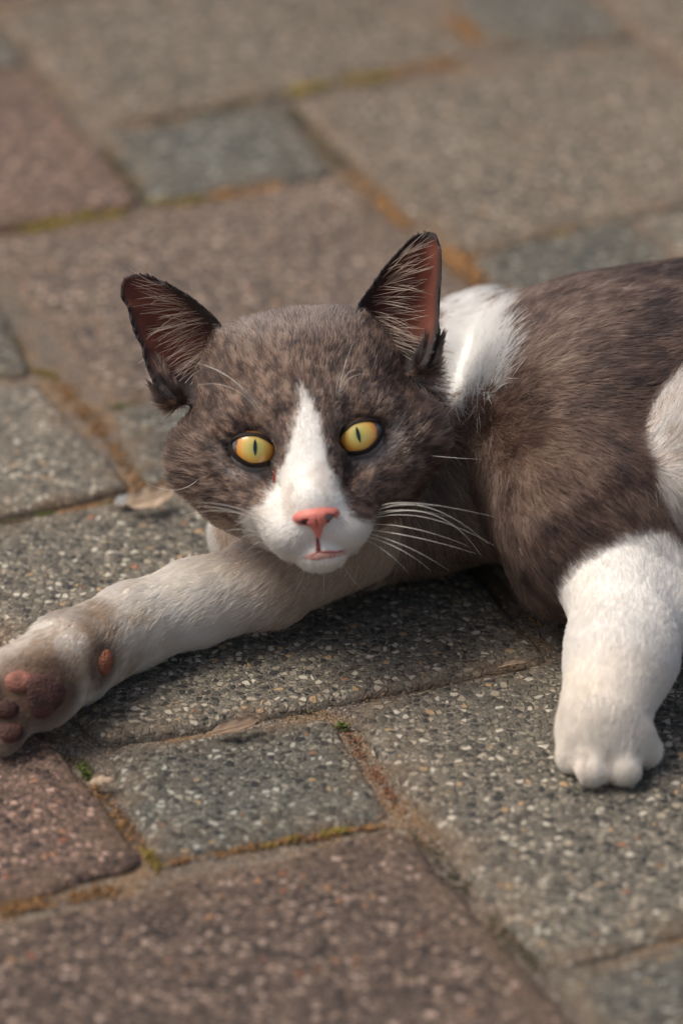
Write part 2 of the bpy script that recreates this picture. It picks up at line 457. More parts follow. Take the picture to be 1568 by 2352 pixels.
# ears: thin cupped shells
def ear_fn(s):
    if s < 0:
        px_in = [(540, 820), (505, 735), (470, 700), (425, 665), (380, 640), (330, 621), (302, 617)]
        px_out = [(277, 630), (266, 655), (270, 685), (284, 703), (287, 725), (300, 765), (317, 797), (320, 818), (332, 850), (352, 885), (385, 918)]
        px_low = [(450, 935), (520, 900)]
    else:
        px_in = [(850, 790), (820, 692), (850, 650), (885, 600), (930, 550), (965, 525), (988, 518)]
        px_out = [(1010, 528), (1021, 560), (1022, 620), (1019, 680), (1017, 722), (1012, 765), (1000, 805), (985, 842)]
        px_low = [(930, 870), (870, 850)]
    A_in = np.array([hp(*p) for p in px_in]); A_out = np.array([hp(*p) for p in px_out]); A_low = np.array([hp(*p) for p in px_low])
    poly = np.r_[A_in, A_out, A_low]
    A_in = A_in*[s, 1]; A_out = (A_out*[s, 1])[::-1]
    def inner(v): return np.interp(v, np.r_[1.6, A_in[:, 1]], np.r_[A_in[0, 0]-.1, A_in[:, 0]])
    def outer(v): return np.interp(v, A_out[:, 1], A_out[:, 0])
    def wsurf(u, v):
        a_, b_ = inner(v), outer(v)
        t = (s*u-a_)/np.maximum(b_-a_, .4); t = np.clip(t, -.3, 1.3)
        cup = np.interp(v, [1.6, 2.6, 4.2, 5.6, 6.9], [.5, 1.2, 1.5, .75, .1])
        wi = np.interp(v, [1.6, 4.2, 6.9], [-2.3, -3.0, -2.6]); wo = np.interp(v, [1.6, 4.2, 6.9], [-2.2, -2.3, -2.5])
        # deepest a little to the inner side
        prof = 1-np.abs(2*t-1)**2.2
        return wi+(wo-wi)*t-cup*prof
    def f(P):
        q = to_head(P); u, v, w_ = q[..., 0], q[..., 1], q[..., 2]
        # polygon distance
        d = np.full(u.shape, 1e9); inside = np.zeros(u.shape, bool)
        for i in range(len(poly)):
            a_ = poly[i-1]; b_ = poly[i]; e = b_-a_
            wx = u-a_[0]; wy = v-a_[1]
            t = np.clip((wx*e[0]+wy*e[1])/(e@e), 0, 1)
            d = np.minimum(d, (wx-e[0]*t)**2+(wy-e[1]*t)**2)
            c1 = (v >= a_[1]); c2 = (v < b_[1]); c3 = e[0]*wy > e[1]*wx
            inside ^= (c1 & c2 & c3) | (~c1 & ~c2 & ~c3)
        d = np.sqrt(d)*np.where(inside, -1, 1)
        ws = wsurf(u, v); e_ = .05
        gx = (wsurf(u+e_, v)-ws)/e_; gy = (wsurf(u, v+e_)-ws)/e_
        sl = np.sqrt(1+np.minimum(gx**2+gy**2, 5))
        th = .13+.10*ss(4.2, 2.4, v)
        dw = np.abs(w_-ws)/sl-th
        dd = d+.08
        return np.minimum(np.maximum(dd, dw), 0)+np.sqrt(np.maximum(dd, 0)**2+np.maximum(dw, 0)**2)-.04
    return f, wsurf, inner, outer
EARS = {}
for s in (-1, 1):
    f, ws_, inn, outr = ear_fn(s); EARS[s] = (ws_, inn, outr)
    cs = np.array([HL(s*u, v, w_) for u in (1.9, 5.6) for v in (1.5, 7.2) for w_ in (-5, -1.8)])
    prims.append(dict(t='f', f=f, lo=cs.min(0), hi=cs.max(0), k=.35, comb=None, tag='ear', sub=False, side=s))

def smin(a, b, k):
    h = np.maximum(k-np.abs(a-b), 0)/k
    return np.minimum(a, b)-h*h*k*.25
def field(VOX, lo, hi, keep=lambda p: True):
    n = np.ceil((hi-lo)/VOX).astype(int)+1
    ax = [lo[i]+VOX*np.arange(n[i]) for i in range(3)]
    G = np.full(n, 3.0, np.float32)
    order = [p for p in prims if not p['sub']]+[p for p in prims if p['sub']]
    for p in order:
        if not keep(p): continue
        a, b = pbox(p, 1.9)
        i0 = np.clip(np.floor((a-lo)/VOX).astype(int), 0, n-1); i1 = np.clip(np.ceil((b-lo)/VOX).astype(int)+1, 0, n)
        if (i1 <= i0+1).any(): continue
        sl = tuple(slice(i0[i], i1[i]) for i in range(3))
        P = np.stack(np.meshgrid(*[ax[i][sl[i]] for i in range(3)], indexing='ij'), -1)
        d = pdist(p, P).astype(np.float32)
        if p['sub']: G[sl] = -smin(-G[sl], d, p['k'])
        else: G[sl] = smin(G[sl], d, p['k'])
    return G, lo
def surface_nets(G, lo, VOX):
    n = np.array(G.shape)
    s = G < 0
    cnt = np.zeros(n-1, np.int8)
    for dx in (0, 1):
        for dy in (0, 1):
            for dz in (0, 1): cnt += s[dx:n[0]-1+dx, dy:n[1]-1+dy, dz:n[2]-1+dz]
    act = (cnt > 0) & (cnt < 8)
    I = np.argwhere(act); idx = -np.ones(n-1, np.int32); idx[act] = np.arange(len(I))
    acc = np.zeros((len(I), 3)); c = np.zeros(len(I))
    corners = [(a, b, d) for a in (0, 1) for b in (0, 1) for d in (0, 1)]
    for a in corners:
        for ax in range(3):
            if a[ax]: continue
            b = list(a); b[ax] = 1
            ga = G[I[:, 0]+a[0], I[:, 1]+a[1], I[:, 2]+a[2]]; gb = G[I[:, 0]+b[0], I[:, 1]+b[1], I[:, 2]+b[2]]
            m_ = (ga < 0) != (gb < 0); t = np.where(m_, ga/(ga-gb+1e-12), 0)
            pt = np.tile(np.array(a, float), (len(I), 1)); pt[:, ax] += t
            acc += pt*m_[:, None]; c += m_
    V = lo+VOX*(I+acc/c[:, None])
    F = []
    for ax in range(3):
        o1, o2 = [(1, 2), (2, 0), (0, 1)][ax]
        sl0 = [slice(1, n[i]-1) for i in range(3)]; sl0[ax] = slice(0, n[ax]-1)
        sl1 = list(sl0); sl1[ax] = slice(1, n[ax])
        a = s[tuple(sl0)]; b = s[tuple(sl1)]
        E_ = np.argwhere(a != b)
        flip = a[tuple(E_.T)]
        base = E_.copy()
        for i in range(3):
            if i != ax: base[:, i] += 1
        def cell(d1, d2):
            q = base.copy(); q[:, o1] -= d1; q[:, o2] -= d2; return idx[q[:, 0], q[:, 1], q[:, 2]]
        quad = np.stack([cell(1, 1), cell(0, 1), cell(0, 0), cell(1, 0)], -1)
        F.append(np.where(flip[:, None], quad, quad[:, ::-1]))
    return V, np.concatenate(F)
def grad_at(G, lo, VOX, V):
    g = []
    q = (V-lo)/VOX
    i = np.clip(np.floor(q).astype(int), 1, np.array(G.shape)-3); f = q-i
    def tri(o):
        r = 0
        for dx in (0, 1):
            for dy in (0, 1):
                for dz in (0, 1):
                    wgt = (f[:, 0] if dx else 1-f[:, 0])*(f[:, 1] if dy else 1-f[:, 1])*(f[:, 2] if dz else 1-f[:, 2])
                    r = r+wgt*G[i[:, 0]+dx+o[0], i[:, 1]+dy+o[1], i[:, 2]+dz+o[2]]
        return r
    for a in range(3):
        o = np.zeros(3, int); o[a] = 1; g.append(tri(o)-tri(-o))
    return nrm(np.stack(g, -1))

VOX = .105
G, GLO = field(VOX, np.array([-15.0, -23, -.4]), np.array([31.0, 14, 17.0]))
# the paving carries the body: flatten what would sink into it
BV, BF = surface_nets(G, GLO, VOX)
BV[:, 2] = np.maximum(BV[:, 2], .06)
BN = grad_at(G, GLO, VOX, BV)
print('body', len(BV), len(BF), BV.min(0), BV.max(0))

def gsample(P):
    q = (np.atleast_2d(P)-GLO)/VOX; i = np.clip(np.floor(q).astype(int), 0, np.array(G.shape)-2); f = q-i; r = 0
    for dx in (0, 1):
        for dy in (0, 1):
            for dz in (0, 1):
                r = r+(f[:, 0] if dx else 1-f[:, 0])*(f[:, 1] if dy else 1-f[:, 1])*(f[:, 2] if dz else 1-f[:, 2])*G[i[:, 0]+dx, i[:, 1]+dy, i[:, 2]+dz]
    return r
def face_w(u, v, w0=4.5):
    """how far forward the skin stands at head place (u, v)"""
    u = np.atleast_1d(np.asarray(u, float)); v = np.atleast_1d(np.asarray(v, float)); w_ = np.full(u.shape, w0)
    for _ in range(60):
        P = HO+(HU*u[:, None]+HV*v[:, None]+HW*w_[:, None])*HS
        w_ = w_-np.clip(gsample(P), -.05, .5)*.6
    return w_

def ray_hit(px, py, d0=108.0):
    d = d0
    for _ in range(160):
        p = at(px, py, d); g = float(gsample(p)[0]) if np.all(p > GLO) and np.all(p < GLO+VOX*(np.array(G.shape)-2)) else 1.0
        if g < .004: break
        d += max(g, .01)*.8
    p = at(px, py, d)
    return p, grad_at(G, GLO, VOX, p[None])[0]

# ------------------------------------------------------------------ colours of the coat (by place on the body, toe crease shade painted in)
def poly_sd(x, y, poly):
    d = np.full(x.shape, 1e9); inside = np.zeros(x.shape, bool)
    for i in range(len(poly)):
        a_ = np.array(poly[i-1], float); b_ = np.array(poly[i], float); e = b_-a_
        wx = x-a_[0]; wy = y-a_[1]; t = np.clip((wx*e[0]+wy*e[1])/(e@e), 0, 1)
        d = np.minimum(d, (wx-e[0]*t)**2+(wy-e[1]*t)**2)
        c1 = y >= a_[1]; c2 = y < b_[1]; c3 = e[0]*wy > e[1]*wx
        inside ^= (c1 & c2 & c3) | (~c1 & ~c2 & ~c3)
    return np.sqrt(d)*np.where(inside, -1, 1)
BLAZE = [hp(*p) for p in ((694, 880), (712, 912), (732, 955), (745, 1010), (752, 1060), (766, 1095), (788, 1140), (800, 1185),
                          (860, 1215), (862, 1260), (835, 1320), (690, 1340), (580, 1250), (560, 1190), (600, 1160), (632, 1105), (648, 1070),
                          (660, 1030), (672, 985), (684, 935))]
WHITE = np.array([.86, .835, .785]); CREAM = np.array([.80, .71, .58]); STAIN = np.array([.38, .26, .16])
DARK = np.array([.030, .022, .021]); MID = np.array([.100, .057, .042]); TAN = np.array([.26, .178, .132]); GREYF = np.array([.46, .42, .39])
def lerp(a, b, t): return a+(b-a)*t[:, None]
TAGS = ['torso', 'neck', 'chest', 'bib', 'arm', 'rleg', 'rpaw', 'lleg', 'lpaw', 'thigh', 'head', 'ear']
def tag_dist(P):
    D = np.full((len(TAGS), len(P)), 99.0)
    for p in prims:
        if p['sub']: continue
        i = TAGS.index(p['tag']); D[i] = np.minimum(D[i], pdist(p, P))
    return D
def coat(P, D, jit=0.0):
    """colour (n,3) at skin points P; D from tag_dist"""
    n = len(P); q = to_head(P); u, v, w_ = q.T
    if np.isscalar(jit): jit = np.zeros(n)
    m1 = fbm(P, 2.6, 50); m2 = fbm(P, .55, 61); m3 = noise(P, 7, 71)
    T = D.argmin(0); rj = np.random.default_rng(4).normal(0, 1, n).clip(-2, 2)
    # --- grey-brown back
    tone = .45+.42*m1+.55*m2+.32*m3+.28*jit
    col = np.where((tone < .5)[:, None], lerp(DARK, MID, np.clip(tone*2, 0, 1)), lerp(MID, TAN, np.clip(tone*2-1, 0, 1)))
    # --- head mottling, finer, yellower
    hm = fbm(q, 3.4, 90); hm2 = noise(q, 9, 91)
    th = .47+.60*hm+.62*noise(q*[1, .8, 1], 6.5, 95)+.95*noise(q, 11, 96)+.25*jit+.16*m2
    th = th-.30*ss(2.0, 3.6, np.abs(u))*ss(.2, 1.6, v)                          # dark temples below the ears
    th = th+.50*ss(2.6, 4.4, v)*ss(2.8, 1.2, np.abs(u))                            # grizzled crown
    hc_ = np.where((th < .5)[:, None], lerp(DARK*1.2, MID, np.clip(th*2, 0, 1)), lerp(MID, TAN*1.05, np.clip(th*2-1, 0, 1)))
    grz = ss(2.9, 4.3, v)*ss(3.0, 1.5, np.abs(u))*(.35+.5*jit+.3*hm2)
    hc_ = lerp(hc_, GREYF, np.clip(grz, 0, .75))
    for s in (-1, 1):
        # pale rims below the eyes, darker tear lines beside the nose
        ex, ey = s*1.775, -.04
        du_, dv_ = (u-ex)*s, v-ey
        r = np.hypot(du_/1.25, dv_/1.0)
        pale = np.exp(-((r-.92)/.20)**2)*ss(.15, -.35, dv_-.35*du_)*ss(-.5, .1, du_+.25)
        hc_ = lerp(hc_, np.array([.42, .37, .34]), np.clip(pale*(.38+.6*hm2+.5*hm+.3*jit), 0, 1))
        tear = np.exp(-(((u-s*1.10)+.25*s*(v+.6))**2/.02+((v+.75)/.45)**2))
        hc_ = lerp(hc_, DARK, np.clip(tear*.8, 0, 1))
        rim_ = np.exp(-((np.hypot(du_/.83, dv_/.62)-1.0)/.10)**2); hc_ = lerp(hc_, DARK*.7, np.clip(rim_*.9, 0, 1))
        brow = np.exp(-(((u-s*1.0)/.35)**2+((v-.55)/.45)**2)); hc_ = lerp(hc_, DARK, brow*.55)
    pd = poly_sd(u+.10*noise(q, 5, 3), v+.10*noise(q, 5, 4), BLAZE)
    front = ss(-2.2, -.8, w_)
    wh = ss(.12, -.12, pd+.05*ss(-1.5, .5, v)+.13*jit)*front
    # muzzle right side shades to grey, chin white
    hc_ = lerp(hc_, WHITE*(1+.20*np.clip(jit, -1.5, .6)+.10*hm+.10*hm2)[:, None], wh)
    smut = ss(-.05, .5, fbm(q, 1.6, 140)+.35*hm2)*wh*.6*ss(.0, -1.2, v); hc_ = lerp(hc_, np.array([.52, .44, .37]), smut)
    low = ss(-2.6, -3.2, v+.15*noise(q, 2, 12))*ss(2.6, 1.6, np.abs(u)+np.maximum(-.2-w_, 0))*ss(-1, .2, w_)
    hc_ = lerp(hc_, WHITE*.95, low)
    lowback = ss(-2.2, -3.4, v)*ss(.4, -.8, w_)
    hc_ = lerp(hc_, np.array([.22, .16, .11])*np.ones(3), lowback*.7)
    isH = (T == 10) | (T == 11)
    hd = D[10]; od = np.min(D[[0, 1, 2, 3, 4, 5, 7]], 0)
    hw = ss(.25, -.25, hd-od)
    col = lerp(col, hc_, hw)
    # --- ear backs and rims
    e = (D[11] < .12) & (v > 1.9)
    ecol = np.tile(DARK*.9, (n, 1))*(1+.5*jit)[:, None]
    col = np.where(e[:, None], ecol, col)
    # --- white ruff behind the ear
    nx = P-at(1052, 800, 133)
    img = np.stack([nx@RT, nx@UP], -1)
    ruff = np.hypot(img[:, 0]/1.25, img[:, 1]/1.95)+.22*m3+.18*m1+.10*jit
    col = np.where(((hd > od-.35) & (D[11] > .2) & (P[:, 2] > 4))[:, None], lerp(col, WHITE*1.1, (ruff+.13*rj < 1.0)*1.0), col)
    # --- chest under the chin: brown with cream hairs
    ch = ss(.3, -.3, D[2]-np.min(D[[0, 1, 4]], 0))
    ccol = lerp(np.array([.10, .072, .055]), np.array([.40, .30, .21]), np.clip(.22+.5*m1+.6*jit, 0, 1))
    col = lerp(col, ccol, ch*(1-hw))
    col = np.where((T == 3)[:, None], WHITE, col)
    # --- near foreleg: white below a slanting edge
    a0 = gp(1300, 1400, 3.0); b0 = gp(1420, 1270, 4.5); 
    dz = P-b0
    edge = (dz@nrm(gp(1428, 1500, 2.7)-gp(1440, 1290, 3.9)))+.25*m1+.22*m3
    legw = ss(-.30, .10, edge+.18*jit)
    sl_ = (np.minimum(D[5], D[6]) < .75) & ~((T == 2) | (T == 9))
    legw = legw*ss(.75, .45, np.minimum(D[5], D[6]))
    wl = WHITE*(1+.07*m1+.06*m3+.10*np.clip(jit, -1.5, 1))[:, None]
    tan = ss(.30, .75, fbm(P, .8, 33)+.2*m1)
    wl = lerp(wl, CREAM, np.clip(tan+.55*ss(4.2, 5.6, (P-gp(1432, 1290, 3.9))@nrm(gp(1393, 1700, 1.2)-gp(1432, 1290, 3.9))), 0, .8))
    col = np.where(sl_[:, None], lerp(col, wl, legw), col)
    gro = np.full(n, 9.0)
    for q0, q1 in TOEGAP:
        e_ = q1-q0; h_ = np.clip((P-q0)@e_/(e_@e_), 0, 1); gro = np.minimum(gro, np.linalg.norm(P-q0-h_[:, None]*e_, axis=1))
    col = lerp(col, np.array([.34, .26, .20]), ss(.28, .03, gro+.05*m3)*.5)  # crease shade between the toes, darkened into the coat colour
    # --- far foreleg: cream, browner towards the body and stained at the paw
    ax = nrm(gp(100, 1562, 1.6)-gp(640, 1325, 2.1)); s_ = (P-gp(640, 1325, 2.1))@ax
    ll = (T == 7) | (T == 8) | ((T == 2) & (P[:, 0] < gp(700, 1300, 1)[0]))
    lc = lerp(WHITE*.98, CREAM, np.clip(.50+.5*m1+.3*m2, 0, 1))
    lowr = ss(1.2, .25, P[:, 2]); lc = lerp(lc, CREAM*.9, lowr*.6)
    bro = ss(3.3, .0, s_+.9*m1+.3*m3+.25*jit); lc = lerp(lc, np.array([.52, .36, .25])*(.85+.40*np.clip(jit, -1, 1.2))[:, None], bro*.9)
    st = ss(4.6, 7.4, s_+.9*m1)*np.clip(.45+.9*m2+.5*m3+.3*m1, 0, 1); lc = lerp(lc, STAIN, st*.85)
    for c_, r_ in PADS: lc = lerp(lc, np.array([.13, .075, .048]), ss(r_*2.9, r_*1.3, np.linalg.norm(P-c_, axis=1)+.22*m1*r_+.15*m3)*.85)
    col = np.where(ll[:, None], lc, col)
    # --- inner thigh
    tw = ss(.2, -.2, D[9]-np.min(D[[0, 4]], 0)); col = lerp(col, lerp(WHITE*.88, TAN*1.9, np.clip(.25+.5*m1+.6*jit, 0, 1)), np.clip(tw+.25*m3*(tw > 0)*(tw < 1), 0, 1)*ss(-.1, .25, -(P[:, 2]-10.2)*.5+.2*m1))
    return np.clip(col, .004, .90)

PADDEF = [((241, 1521), .36, .42, .22, 'carpal'), ((103, 1598), .62, .72, .22, 'palm'), ((44, 1566), .50, .36, .2, 'toe'), ((14, 1630), .42, .30, .2, 'dark'), ((26, 1684), .42, .32, .2, 'dark')]
PADHIT = [ray_hit(*p[0]) for p in PADDEF]
PADS = [(h[0], max(p[1], p[2])*.95) for h, p in zip(PADHIT, PADDEF)]
TOEGAP = [(ray_hit(*a)[0], ray_hit(*b)[0]) for a, b in (((1342, 1735), (1338, 1790)), ((1402, 1738), (1398, 1806)), ((1462, 1722), (1474, 1786)))]
BD = tag_dist(BV)
cat_root = empty('cat', (BV[:, 0].mean(), BV[:, 1].mean(), 0))
tag(cat_root, 'grey-brown and white cat with amber eyes lying on the paving', 'cat')
bc = coat(BV, BD)
qh = to_head(BV)
# bare skin inside the ears
def ear_inside(P, N, q):
    r = np.zeros(len(P))
    for s in (-1, 1):
        ws_, inn, outr = EARS[s]
        u, v, w_ = q.T
        t = (s*u-inn(v))/np.maximum(outr(v)-inn(v), .4)
        ok = (v > 2.5) & (v < 6.6) & (w_ > ws_(u, v)-.02) & (N@HW > -.25) & (s*u > 0)
        r = np.where(ok, np.minimum(ss(.10, .34, t), ss(.96, .88, t))*ss(6.4, 6.0, v)*ss(2.5, 3.6, v), r)
    return r
ei = ear_inside(BV, BN, qh)*(BD[11] < .15)
bc = lerp(bc, np.array([.165, .048, .030]), ei)
m_skin = mat('skin', (.3, .25, .22), .75)
k = N(m_skin); a_ = k.n('ShaderNodeAttribute', attribute_name='col'); k.l(a_.outputs['Color'], k.b.inputs['Base Color'])
pos_ = k.n('ShaderNodeNewGeometry').outputs['Position']
k.l(k.bump(k.noise(pos_, 2500, 2), .3, .0005), k.b.inputs['Normal'])
body = mesh_obj('body', BV, BF, m_skin, cat_root, colors=bc)

# ------------------------------------------------------------------ fur
m_fur = bpy.data.materials.new('fur'); m_fur.use_nodes = True
t_ = m_fur.node_tree; t_.nodes.clear()
ha = t_.nodes.new('ShaderNodeAttribute'); ha.attribute_name = 'col'
hb = t_.nodes.new('ShaderNodeBsdfHairPrincipled'); hb.model = 'CHIANG'; hb.parametrization = 'COLOR'
hb.inputs['Roughness'].default_value = .45; hb.inputs['Radial Roughness'].default_value = .75; hb.inputs['Coat'].default_value = 0.0
ho = t_.nodes.new('ShaderNodeOutputMaterial')
hd_ = t_.nodes.new('ShaderNodeBsdfDiffuse'); hm_ = t_.nodes.new('ShaderNodeMixShader'); hm_.inputs[0].default_value = .35
t_.links.new(ha.outputs['Color'], hb.inputs['Color']); t_.links.new(ha.outputs['Color'], hd_.inputs['Color'])
t_.links.new(hb.outputs[0], hm_.inputs[1]); t_.links.new(hd_.outputs[0], hm_.inputs[2]); t_.links.new(hm_.outputs[0], ho.inputs[0])

def curves_obj(name, PTS, R, col, parent, material=m_fur):
    """PTS (n,k,3) cm, R (n,k) cm, col (n,3)"""
    n, k_ = PTS.shape[:2]
    org = np.zeros(3); p = parent
    while p is not None: org = org+np.array(p.location); p = p.parent
    hc_ = bpy.data.hair_curves.new(name); hc_.add_curves([k_]*n)
    hc_.attributes['position'].data.foreach_set('vector', (PTS.reshape(-1, 3)*CM-org).astype(np.float32).ravel())
    r = hc_.attributes.get('radius') or hc_.attributes.new('radius', 'FLOAT', 'POINT')
    r.data.foreach_set('value', (R*CM).astype(np.float32).ravel())
    a = hc_.attributes.new('col', 'FLOAT_COLOR', 'CURVE')
    cc = np.ones((n, 4), np.float32); cc[:, :3] = col; a.data.foreach_set('color', cc.ravel())
    hc_.materials.append(material)
    o = bpy.data.objects.new(name, hc_); C.objects.link(o); o.parent = parent
    return o

def sample_roots(n, weight):
    tri = np.r_[BF[:, [0, 1, 2]], BF[:, [0, 2, 3]]]
    A = np.linalg.norm(np.cross(BV[tri[:, 1]]-BV[tri[:, 0]], BV[tri[:, 2]]-BV[tri[:, 0]]), axis=1)/2
    A = A*weight[tri].mean(1)
    f = rng.choice(len(tri), n, p=A/A.sum())
    r1 = np.sqrt(rng.random(n)); r2 = rng.random(n)
    b = np.stack([1-r1, r1*(1-r2), r1*r2], -1)
    P = (BV[tri[f]]*b[..., None]).sum(1); Nn = nrm((BN[tri[f]]*b[..., None]).sum(1))
    return P, Nn
# screen-free density: thin out what lies far along the body and what faces the ground
wgt = np.ones(len(BV))
wgt *= np.where(BV[:, 0] > 13.5, .22, 1)*np.where(BV[:, 0] > 19, .5, 1)
wgt *= ss(.02, .25, BV[:, 2]-.05)*.9+.1
wgt *= np.where((BN@FW) > .45, .25, 1)
wgt *= np.where(BD[10] < .6, 1.35, 1)
wgt *= np.where((BD[11] < .12), 1.4, 1)
wgt *= np.where((BD[8] < .3) | (BD[6] < .3), 1.3, 1)
# none on eyes, nose leather, lips, bare inner ears, pads
uu, vv, ww = qh.T
for s in (-1, 1):
    e0, an = EYE[s]
    x = (uu-e0[0])*math.cos(an)+(vv-e0[1])*math.sin(an); y = -(uu-e0[0])*math.sin(an)+(vv-e0[1])*math.cos(an)
    wgt *= np.where((np.hypot(x/.745, y/.545) < 1.0) & (ww > -1.6), 0, 1)
NOSE = [(-.72, -2.28), (0, -2.18), (.72, -2.28), (.60, -2.62), (.22, -2.95), (.10, -3.35), (-.10, -3.35), (-.22, -2.95), (-.60, -2.62)]
nsd = poly_sd(uu, vv, NOSE)
wgt *= np.where((nsd < .02) & (ww > .6), 0, 1)
LIPS = [hp(*p) for p in ((693, 1282), (720, 1262), (745, 1258), (800, 1262), (803, 1270), (765, 1284), (715, 1290))]
wgt *= np.where((poly_sd(uu, vv, LIPS) < .0) & (ww > .6), .22, 1)
wgt *= 1-.96*(ei > .3)

N_FUR = 520000
RP, RN = sample_roots(N_FUR, wgt)
RD = tag_dist(RP); RT_ = RD.argmin(0); rq = to_head(RP)
jit = rng.normal(0, 1, N_FUR)*.55
jit = np.clip(jit, -1.3, 1.3)
rc = coat(RP, RD, jit)
# comb direction: soft blend of every primitive's own
WHORL = ray_hit(1500, 1075)[0]
CB = np.zeros((N_FUR, 3)); WS = np.zeros(N_FUR)
hdir = rq-np.array([0, -2.3, 1.6])
hdir = hdir+np.array([0, .25, 0])
hw3 = nrm(hdir)@HR
for p in prims:
    if p['sub']: continue
    d = pdist(p, RP); w0 = np.exp(-np.clip(d, -1, 20)/.35)
    if p['tag'] == 'head': cdir = hw3
    elif p['tag'] == 'thigh': cdir = nrm(RP-WHORL)
    elif p['tag'] == 'ear':
        cdir = np.tile(nrm(HU*p['side']*.35+HV), (N_FUR, 1)); w0 = w0*6
    else: cdir = p['comb'][None]
    CB += w0[:, None]*cdir; WS += w0
CB /= WS[:, None]
# locks: neighbouring hairs lean together
lk = np.stack([fbm(RP, 1.5, 201), fbm(RP, 1.5, 202), fbm(RP, 1.5, 203)], -1)
lk2 = np.stack([noise(RP, 5, 204), noise(RP, 5, 205), noise(RP, 5, 206)], -1)
CB = nrm(CB)+.30*lk+.22*lk2+.14*rng.normal(0, 1, (N_FUR, 3))
CT = CB-RN*(CB*RN).sum(1)[:, None]; CT = nrm(CT)
# lengths
Ln = np.select([RT_ == TAGS.index(t) for t in ('torso', 'neck', 'chest', 'bib', 'arm', 'rleg', 'rpaw', 'lleg', 'lpaw', 'thigh', 'head', 'ear')],
               [.75, .85, .95, .5, .65, .34, .26, .48, .30, 1.0, .42, .13], .6)
u, v, w_ = rq.T
isface = RT_ == 10
face_r = np.linalg.norm(rq-np.array([0, -2.0, 1.8]), axis=1)
Ln = np.where(isface, .13+.068*np.clip(face_r-.6, 0, 5.0), Ln)
Ln = np.where(isface, Ln+.30*ss(3.3, 4.4, np.abs(u))*ss(2.0, .5, v)+.14*ss(3.2, 4.4, v), Ln)
Ln = np.where(isface & (v < -1.2), Ln+.07, Ln)
for s in (-1, 1):
    er_ = np.hypot((u-s*1.775)/1.2, v+.04)
    Ln = np.where(isface, Ln*(.72+.28*ss(.55, 1.5, er_)), Ln)
earn = (RD[11] < .12) & (v > 2.6)
Ln = np.where(earn, .12, Ln)
ruffm = (rc[:, 0] > .6) & (RT_ <= 1)
Ln = np.where(ruffm, 1.25, Ln)
Ln = Ln*rng.uniform(.65, 1.15, N_FUR)
lift = np.where(isface, .42, .38)*rng.uniform(.6, 1.4, N_FUR)
lift = np.where(ruffm, lift*.8, lift)
lift = np.where(earn, .25, lift)
lift = np.where(isface, lift*(1+.7*ss(3.0, 4.4, v)+.5*ss(3.4, 4.4, np.abs(u))), lift)
K = 5
tt = np.linspace(0, 1, K)
PT = RP[:, None]-RN[:, None]*.03+Ln[:, None, None]*(CT[:, None]*(tt*np.cos(.3))[None, :, None]*1.0+RN[:, None]*(lift[:, None]*(tt-.42*tt**2)[None])[..., None])
PT[..., 2] -= (Ln[:, None]*.10*tt[None]**2)
PT[..., 2] = np.maximum(PT[..., 2], .10)
rad = np.where(isface | earn, .0088, .0098)*rng.uniform(.7, 1.2, N_FUR)
rad = np.where(RP[:, 0] > 13.5, rad*2, rad)
RAD = rad[:, None]*np.array([1, 1, .9, .65, .25])[None]
groups_ = {'head_fur': isface & ~earn, 'ear_fur': earn & (u < 0), 'ear_fur ': earn & (u >= 0), 'foreleg_fur': np.isin(RT_, [7, 8]), 'foreleg_fur ': np.isin(RT_, [5, 6])}
used = np.zeros(N_FUR, bool)
padm = np.zeros(N_FUR, bool)
for c_, r_ in PADS: padm |= np.linalg.norm(RP-c_, axis=1) < r_
for nm, msk in groups_.items():
    msk = msk & ~used & ~padm
    used |= msk
    if msk.any(): tag(curves_obj(nm.strip(), PT[msk], RAD[msk], rc[msk], cat_root), kind='stuff')
msk = ~used & ~padm
tag(curves_obj('coat_fur', PT[msk], RAD[msk], rc[msk], cat_root), kind='stuff')

# ------------------------------------------------------------------ eyes
def iris_material():
    m = mat('iris', (.6, .35, .05), .25, Coat_Weight=1.0, Coat_Roughness=.03)
    k = N(m); tc = k.n('ShaderNodeAttribute', attribute_name='col'); sp = k.n('ShaderNodeSeparateColor'); k.l(tc.outputs['Color'], sp.inputs[0])
    pos = k.n('ShaderNodeNewGeometry').outputs['Position']
    nz = k.noise(pos, 900, 4)
    rr_ = k.math('ADD', sp.outputs[0], k.math('MULTIPLY', k.math('SUBTRACT', nz, .5), .25))
    c = k.ramp(rr_, [(.0, (.36, .44, .10)), (.35, (.60, .50, .13)), (.65, (.72, .44, .10)), (.86, (.66, .27, .035)), (.97, (.16, .05, .01)), (1, (.03, .015, .01))])
    k.l(c, k.b.inputs['Base Color']); return m
M_IRIS = iris_material()
M_EYE = mat('eye_white', (.13, .14, .15), .2, Coat_Weight=1.0, Coat_Roughness=.03)
M_PUPIL = mat('pupil', (.004, .004, .006), .08, Coat_Weight=1.0)
M_LID = mat('eyelid_skin', (.012, .007, .007), .65, Specular_IOR_Level=.2)
kl = N(M_LID); kl.l(kl.n('ShaderNodeAttribute', attribute_name='col').outputs['Color'], kl.b.inputs['Base Color'])
def grid_mesh(fn, nu, nv, wrap=False):
    U, V_ = np.meshgrid(np.arange(nu), np.arange(nv), indexing='ij')
    P = fn(U.ravel()/(nu if wrap else nu-1), V_.ravel()/(nv-1))
    i = np.arange(nu*nv).reshape(nu, nv)
    if wrap: i = np.vstack([i, i[:1]])
    F = np.stack([i[:-1, :-1], i[1:, :-1], i[1:, 1:], i[:-1, 1:]], -1).reshape(-1, 4)
    return P, F
